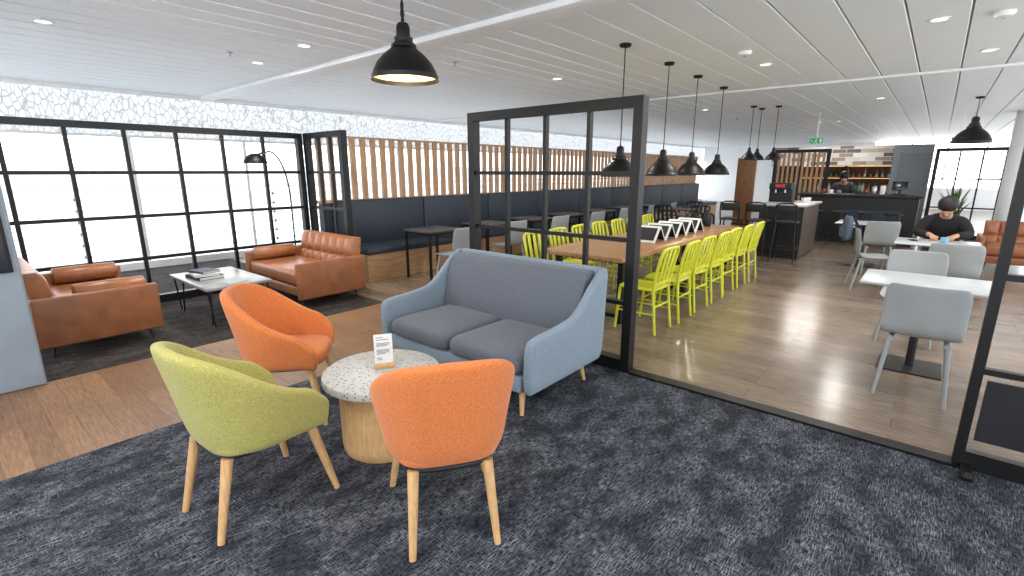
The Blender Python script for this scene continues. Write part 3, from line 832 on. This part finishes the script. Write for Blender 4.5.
b = new(); box(b, (-.14,0,.015), (.16,.36,.03)); obj('drip_tray', b, M['steel'], t)
for s in (-1,1):
    b = new(); tube(b, (-.13,s*.08,.26), (-.13,s*.08,.2), .016); obj('spout', b, M['steel'], t)
for i in range(5):
    b = new(); lathe(b, [(.025,0),(.036,.03),(.04,.08),(.036,.08),(.028,.02),(.001,.012)], 16)
    o = obj('mug', b, M['cup'], None, 50); o.location = (11.1+.12*i,1.95+.03*(i%2),1.0)
    tag(o, 'white mug in the row on the timber coffee counter', 'mug', 'white mugs on the coffee counter')
t = thing('bar_counter', 'dark bar counter in front of the bottle shelves', 'counter', (13.75,1.35,0))
b = new(); box(b, (0,0,.52), (.6,2.2,1.04)); obj('body', b, M['blackm'], t)
b = new(); rbox(b, (0,0,1.065), (.72,2.3,.05), .01); obj('countertop', b, M['blackm'], t)
b = new(); box(b, (-.306,-.3,.5), (.012,1.1,.5)); obj('front_panel', b, M['navy'], t)
t = thing('till', 'black till with tilted screen on the right end of the bar counter', 'till', (13.75,.62,1.09), PI)
b = new(); rbox(b, (0,0,.012), (.22,.24,.024), .006); obj('base', b, M['blackm'], t)
b = new(); box(b, (0,0,.08), (.03,.05,.13)); obj('stand', b, M['blackm'], t)
b = new(); rbox(b, (.02,0,.19), (.025,.28,.20), .008, 2, 0, -.25); obj('display', b, M['screen'], t)
for i in range(7):
    h = random.uniform(.10,.24) if i < 4 else random.uniform(.08,.13); mm = [M['cup'],M['steel'],M['glassb'],M['glassg'],M['steel'],M['cup'],M['glassb']][i]
    t = thing('jar', 'jar in the row along the top of the dark bar counter', 'jar', (13.82-.06*(i%2),.92+.15*i+(.22 if i > 3 else 0),1.09), 0, 'jars on the bar counter')
    b = new(); lathe(b, [(.045,0),(.05,.01),(.05,h*.8),(.042,h*.88)], 18); obj('body', b, mm, t)
    b = new(); lathe(b, [(.044,h*.88),(.044,h*.97),(.012,h)], 18); obj('lid', b, M['blackm'], t)
t = thing('back_bar', 'dark back bar shelving with bottles under a patchwork tile canopy', 'shelves', (17.3,2.1,0))
b = new(); box(b, (.1,0,.5), (.5,2.3,1.0)); obj('cabinet', b, M['blackm'], t)
b = new(); box(b, (.37,.15,1.1), (.06,3.5,2.2)); obj('back_panel', b, M['darkwood'], t)
for z in (1.02,1.42):
    b = new(); box(b, (.1,0,z), (.42,2.3,.035)); obj('shelf', b, M['darkwood'], t)
for y in (-1.13,0,1.13):
    b = new(); box(b, (.1,y,1.37), (.4,.03,.75)); obj('upright', b, M['blackm'], t)
for z in (1.395,1.735):
    b = new(); box(b, (.2,0,z), (.03,2.2,.012)); obj('added_glow_strip', b, M['warm'], t)  # added glowing strips, put in to warm the bottle shelves
b = new(); box(b, (.02,.12,2.01), (.64,3.55,.54)); obj('tile_canopy', b, M['tiles'], t)
for z in (1.0375,1.4375):
    for i in range(16):
        y = 2.1-1.03+i*.1375
        if abs(y-2.1) < .055: continue
        h = random.uniform(.20,.27); r_ = .034
        t = thing('bottle', 'bottle standing on the back bar shelves', 'bottle', (17.33,y,z), 0, 'bottles on the back bar')
        b = new(); lathe(b, [(r_,0),(r_,h*.6),(r_*.4,h*.75),(r_*.36,h)], 14); obj('body', b, random.choice([M['glassb'],M['glassg'],M['glassb'],M['glassw']]), t)
        b = new(); lathe(b, [(r_*.45,h),(r_*.45,h+.02)], 10); obj('cap', b, M['blackm'], t)
lbs = ['leftmost black bar stool at the dark bar counter','second black bar stool from the left at the dark bar counter','third black bar stool from the left at the dark bar counter','rightmost black bar stool at the dark bar counter']
t0 = thing('bar_stool', lbs[0], 'stool', (13.05,2.05,0), 0, 'bar stools at the dark counter')
b = new(); lathe(b, [(.15,.70),(.17,.71),(.17,.735),(.15,.745)], 24); obj('seat', b, M['blackm'], t0)
for a in range(4):
    an = PI/4+a*PI/2
    b = new(); tube(b, (.21*math.cos(an),.21*math.sin(an),0), (.12*math.cos(an),.12*math.sin(an),.70), .011, None, 8); obj('leg', b, M['black'], t0)
b = new(); path(b, [(.18*math.cos(2*PI*i_/20),.18*math.sin(2*PI*i_/20),.25) for i_ in range(20)], .008, 6, True); obj('footrest', b, M['black'], t0)
for i in range(1,4): dup(t0, (13.05,2.05-.48*i,0), 0, lbs[i])

# potted plant
t = thing('potted_plant', 'green potted plant by the far right grid screen', 'plant', (15.3,-.35,0))
b = new(); lathe(b, [(.14,0),(.19,.40),(.17,.40),(.16,.36),(.001,.36)], 28); obj('pot', b, M['greyshell'], t)
b = new(); lathe(b, [(.158,.355),(.001,.37)], 20); obj('soil', b, M['dark'], t)
b = new()
for i in range(60):
    a = random.uniform(0,2*PI); h = random.uniform(.5,1.0); sp_ = random.uniform(.08,.38); w = random.uniform(.02,.04)
    p = [Vector((.05*math.cos(a),.05*math.sin(a),.37)), Vector((sp_*.5*math.cos(a),sp_*.5*math.sin(a),.37+h*.65)), Vector((sp_*math.cos(a),sp_*math.sin(a),.37+h))]
    s_ = Vector((-math.sin(a),math.cos(a),0))*w
    v = [b.verts.new(q) for q in (p[0]-s_*.3,p[0]+s_*.3,p[1]+s_,p[1]-s_,p[2])]
    b.faces.new((v[0],v[1],v[2],v[3])); b.faces.new((v[3],v[2],v[4]))
obj('foliage', b, M['leaf'], t)

# ---------------------------------------------------------------- people
def skin_obj(name, J, E, m, parent, root, sub=2):
    bm = new(); ly = bm.verts.layers.skin.verify(); V = {}
    for k, (x,y,z,r) in J.items():
        V[k] = bm.verts.new((x,y,z)); V[k][ly].radius = (r,r); V[k][ly].use_root = (k == root)
    for a, c in E: bm.edges.new((V[a],V[c]))
    me = bpy.data.meshes.new(name); bm.to_mesh(me); bm.free(); me.materials.append(m)
    o = bpy.data.objects.new(name, me); C.objects.link(o); o.parent = parent
    md = o.modifiers.new('skin','SKIN'); md.use_smooth_shade = True; md.branch_smoothing = .4
    md = o.modifiers.new('sub','SUBSURF'); md.levels = sub; md.render_levels = sub
    return o
def person(label, loc, rz, J, top, bottom):
    t = thing('person', label, 'person', loc, rz)
    J = dict(J); E = [('pel','bel'),('bel','che'),('che','uch'),('uch','nk'),('nk','hb'),('hb','hm'),('hm','ht')]
    hm = Vector(J['hm'][:3]); fd = J.pop('face'); fdv = Vector(fd).normalized()
    zq = Vector((0,0,1)); sd_ = fdv.cross(zq).normalized(); upv = sd_.cross(fdv).normalized()
    J['nose'] = (*(hm+fdv*.10-upv*.015), .012); E.append(('hm','nose'))
    JB = dict(J)
    for k in ('pel','bel','che','uch','hl','hr','kl','kr'): JB[k] = (*J[k][:3], J[k][3]*.74)
    for k in ('sl','sr','el','er'): JB[k] = (*J[k][:3], J[k][3]*.72)
    for s, sg in (('l',1),('r',-1)):
        E += [('uch','s'+s),('s'+s,'e'+s),('e'+s,'w'+s),('w'+s,'p'+s),('pel','h'+s),('h'+s,'k'+s),('k'+s,'a'+s),('a'+s,'t'+s)]
        p = Vector(J['p'+s][:3]); d = (p-Vector(J['w'+s][:3])).normalized(); side = d.cross(zq).normalized()
        for i, (o_, ln) in enumerate(((-.03,.062),(-.010,.075),(.011,.07),(.031,.055))):
            a = p+d*.03+side*o_; q = a+d*ln*.55+Vector((0,0,-.004)); e = a+d*ln*.9+Vector((0,0,-.022))
            JB['f%s%d'%(s,i)] = (*a,.010); JB['g%s%d'%(s,i)] = (*q,.009); JB['i%s%d'%(s,i)] = (*e,.007)
            E += [('p'+s,'f%s%d'%(s,i)),('f%s%d'%(s,i),'g%s%d'%(s,i)),('g%s%d'%(s,i),'i%s%d'%(s,i))]
        th = p+side*(sg*.045)+d*.005; te = th+d*.04+side*(sg*.012)
        JB['th'+s] = (*th,.012); JB['te'+s] = (*te,.009); E += [('p'+s,'th'+s),('th'+s,'te'+s)]
    skin_obj('body', JB, E, M['skin'], t, 'pel')
    # garment: torso of elliptical rings along the spine, sleeves as tapering tubes
    sp_ = [Vector(J[k][:3]) for k in ('pel','bel','che','uch','nk')]
    ax = [(sp_[1]-sp_[0]).normalized(), (sp_[2]-sp_[0]).normalized(), (sp_[3]-sp_[1]).normalized(), (sp_[4]-sp_[2]).normalized(), (sp_[4]-sp_[3]).normalized()]
    stations = [(sp_[0]-ax[0]*.06, ax[0], .135,.185), (sp_[0], ax[0], .145,.195), (sp_[1], ax[1], .135,.185), (sp_[2], ax[2], .145,.205), (sp_[3]*.6+sp_[2]*.4, ax[3], .135,.215), (sp_[3], ax[3], .115,.205), (sp_[3]*.6+sp_[4]*.4, ax[4], .085,.13), (sp_[3]*.2+sp_[4]*.8, ax[4], .072,.078)]
    rings = []
    for c_, a_, dx, dy in stations:
        fw = Vector((0,1,0)).cross(a_).normalized()
        rings.append([c_+fw*dx*math.cos(2*PI*i/24)+Vector((0,dy*math.sin(2*PI*i/24),0)) for i in range(24)])
    b = new(); loft(b, rings); obj('top', b, top, t, 60, sub=1)
    for s in 'lr':
        S_, E_, W_ = (Vector(J[k+s][:3]) for k in 'sew')
        pts = [sp_[3]*.45+S_*.55, S_, S_*.6+E_*.4, S_*.12+E_*.88, E_*.88+W_*.12, E_*.4+W_*.6, W_]
        b = new(); path(b, pts, [.085,.083,.072,.062,.060,.052,.044], 16); obj('sleeve', b, top, t, 60, sub=1)
    for s in 'lr':
        H_, K_, A_ = (Vector(J[k+s][:3]) for k in 'hka')
        pts = [H_*1.0-(K_-H_)*.15, H_, H_*.5+K_*.5, H_*.1+K_*.9, K_*.9+A_*.1, K_*.5+A_*.5, A_-Vector((0,0,.04))]
        b = new(); path(b, pts, [.085,.10,.09,.078,.075,.065,.058], 16); obj('trouser_leg', b, bottom, t, 60, sub=1)
    for s in 'lr':
        a = Vector(J['a'+s][:3]); tt = Vector(J['t'+s][:3]); dd = (tt-a); dd.z = 0
        b = new(); pad(b, (0,0,0), .27, .095, .07, 3, 24, .01)
        o = obj('shoe', b, M['blackm'], t, 60); mid = a+dd*.45; o.location = (mid.x,mid.y,0); o.rotation_euler = (0,0,math.atan2(dd.y,dd.x))
    # hair: a rounded mass over crown, back and temples; the face stands out in front of it
    b = new(); bmesh.ops.create_uvsphere(b, u_segments=32, v_segments=24, radius=1)
    for v in b.verts:
        w_ = 1+.03*math.sin(9*v.co.y+5*v.co.x)
        v.co = Vector((v.co.x*.104*w_, v.co.y*.106, v.co.z*.108*w_))
    o = obj('hair', b, M['hair'], t, 60)
    o.location = (hm+Vector(J['ht'][:3]))/2-fdv*.032+upv*.026; o.rotation_euler = (0, math.atan2(-fdv.z, fdv.x), 0)
    for s in (-1,1):
        b = new(); bmesh.ops.create_uvsphere(b, u_segments=8, v_segments=6, radius=.007, matrix=Matrix.Translation(hm+fdv*.082+sd_*s*.03+upv*.012))
        obj('eye', b, M['hair'], t)
    for s in (-1,1):
        b = new(); bmesh.ops.create_uvsphere(b, u_segments=10, v_segments=8, radius=.02, matrix=Matrix.Translation(hm+sd_*s*.085-fdv*.005) @ Matrix.Diagonal((.8,.5,1.4,1)))
        obj('ear', b, M['skin'], t)
    b = new(); bmesh.ops.create_uvsphere(b, u_segments=10, v_segments=6, radius=.016, matrix=Matrix.Translation(hm+fdv*.072-upv*.05) @ Matrix.Diagonal((.6,1.2,.3,1)))
    obj('mouth', b, M['lips'], t)
    return t
def lr(d):
    o = {}
    for k, v in d.items():
        if k.endswith('*'):
            o[k[:-1]+'l'] = v; o[k[:-1]+'r'] = (v[0],-v[1],v[2],v[3])
        else: o[k] = v
    return o
seat = lr({'pel':(0,0,.60,.12),'bel':(.03,0,.72,.12),'che':(.11,0,.89,.14),'uch':(.18,0,.99,.11),'nk':(.245,0,1.055,.055),'hb':(.305,0,1.085,.068),'hm':(.355,0,1.125,.085),'ht':(.40,0,1.18,.078),'face':(.55,0,-.835),
 's*':(.17,.175,.955,.065),'e*':(.24,.27,.80,.048),'w*':(.44,.13,.80,.032),'p*':(.51,.10,.785,.028),'h*':(.04,.09,.57,.09),'k*':(.44,.11,.53,.062),'a*':(.42,.11,.11,.04),'t*':(.55,.12,.045,.035)})
person('seated person in black top looking down at the cafe table', (8.78,-.14,0), PI, seat, M['blackcloth'], M['jeans'])
stand = lr({'pel':(0,0,.93,.125),'bel':(.07,0,1.05,.12),'che':(.19,0,1.19,.14),'uch':(.27,0,1.27,.10),'nk':(.33,0,1.33,.052),'hb':(.38,0,1.38,.07),'hm':(.415,0,1.425,.085),'ht':(.435,0,1.49,.076),'face':(.84,0,-.54),
 's*':(.26,.18,1.24,.065),'e*':(.25,.25,.99,.048),'w*':(.40,.16,.86,.032),'p*':(.46,.13,.84,.028),'h*':(0,.09,.88,.095),'k*':(.02,.10,.48,.062),'a*':(0,.10,.10,.042),'t*':(.13,.11,.045,.035)})
person('person in dark grey top bending behind the dark bar, head above counter', (14.95,1.76,0), PI, stand, M['shirt'], M['blackcloth'])

# ---------------------------------------------------------------- world
w = bpy.data.worlds.new('world'); S.world = w; w.use_nodes = True
nt = w.node_tree; bg = nt.nodes['Background']
tc = nt.nodes.new('ShaderNodeTexCoord'); sx = nt.nodes.new('ShaderNodeSeparateXYZ'); nt.links.new(tc.outputs['Generated'], sx.inputs[0])
cr = nt.nodes.new('ShaderNodeValToRGB'); cr.color_ramp.elements[0].position = .0; cr.color_ramp.elements[1].position = .6
cr.color_ramp.elements[0].color = (.97,.98,1,1); cr.color_ramp.elements[1].color = (.90,.95,1,1)
nt.links.new(sx.outputs['Z'], cr.inputs['Fac']); nt.links.new(cr.outputs['Color'], bg.inputs['Color'])
bg.inputs['Strength'].default_value = 3.2
S.view_settings.view_transform = 'Standard'
S.view_settings.look = 'None'
S.view_settings.exposure = 0.55
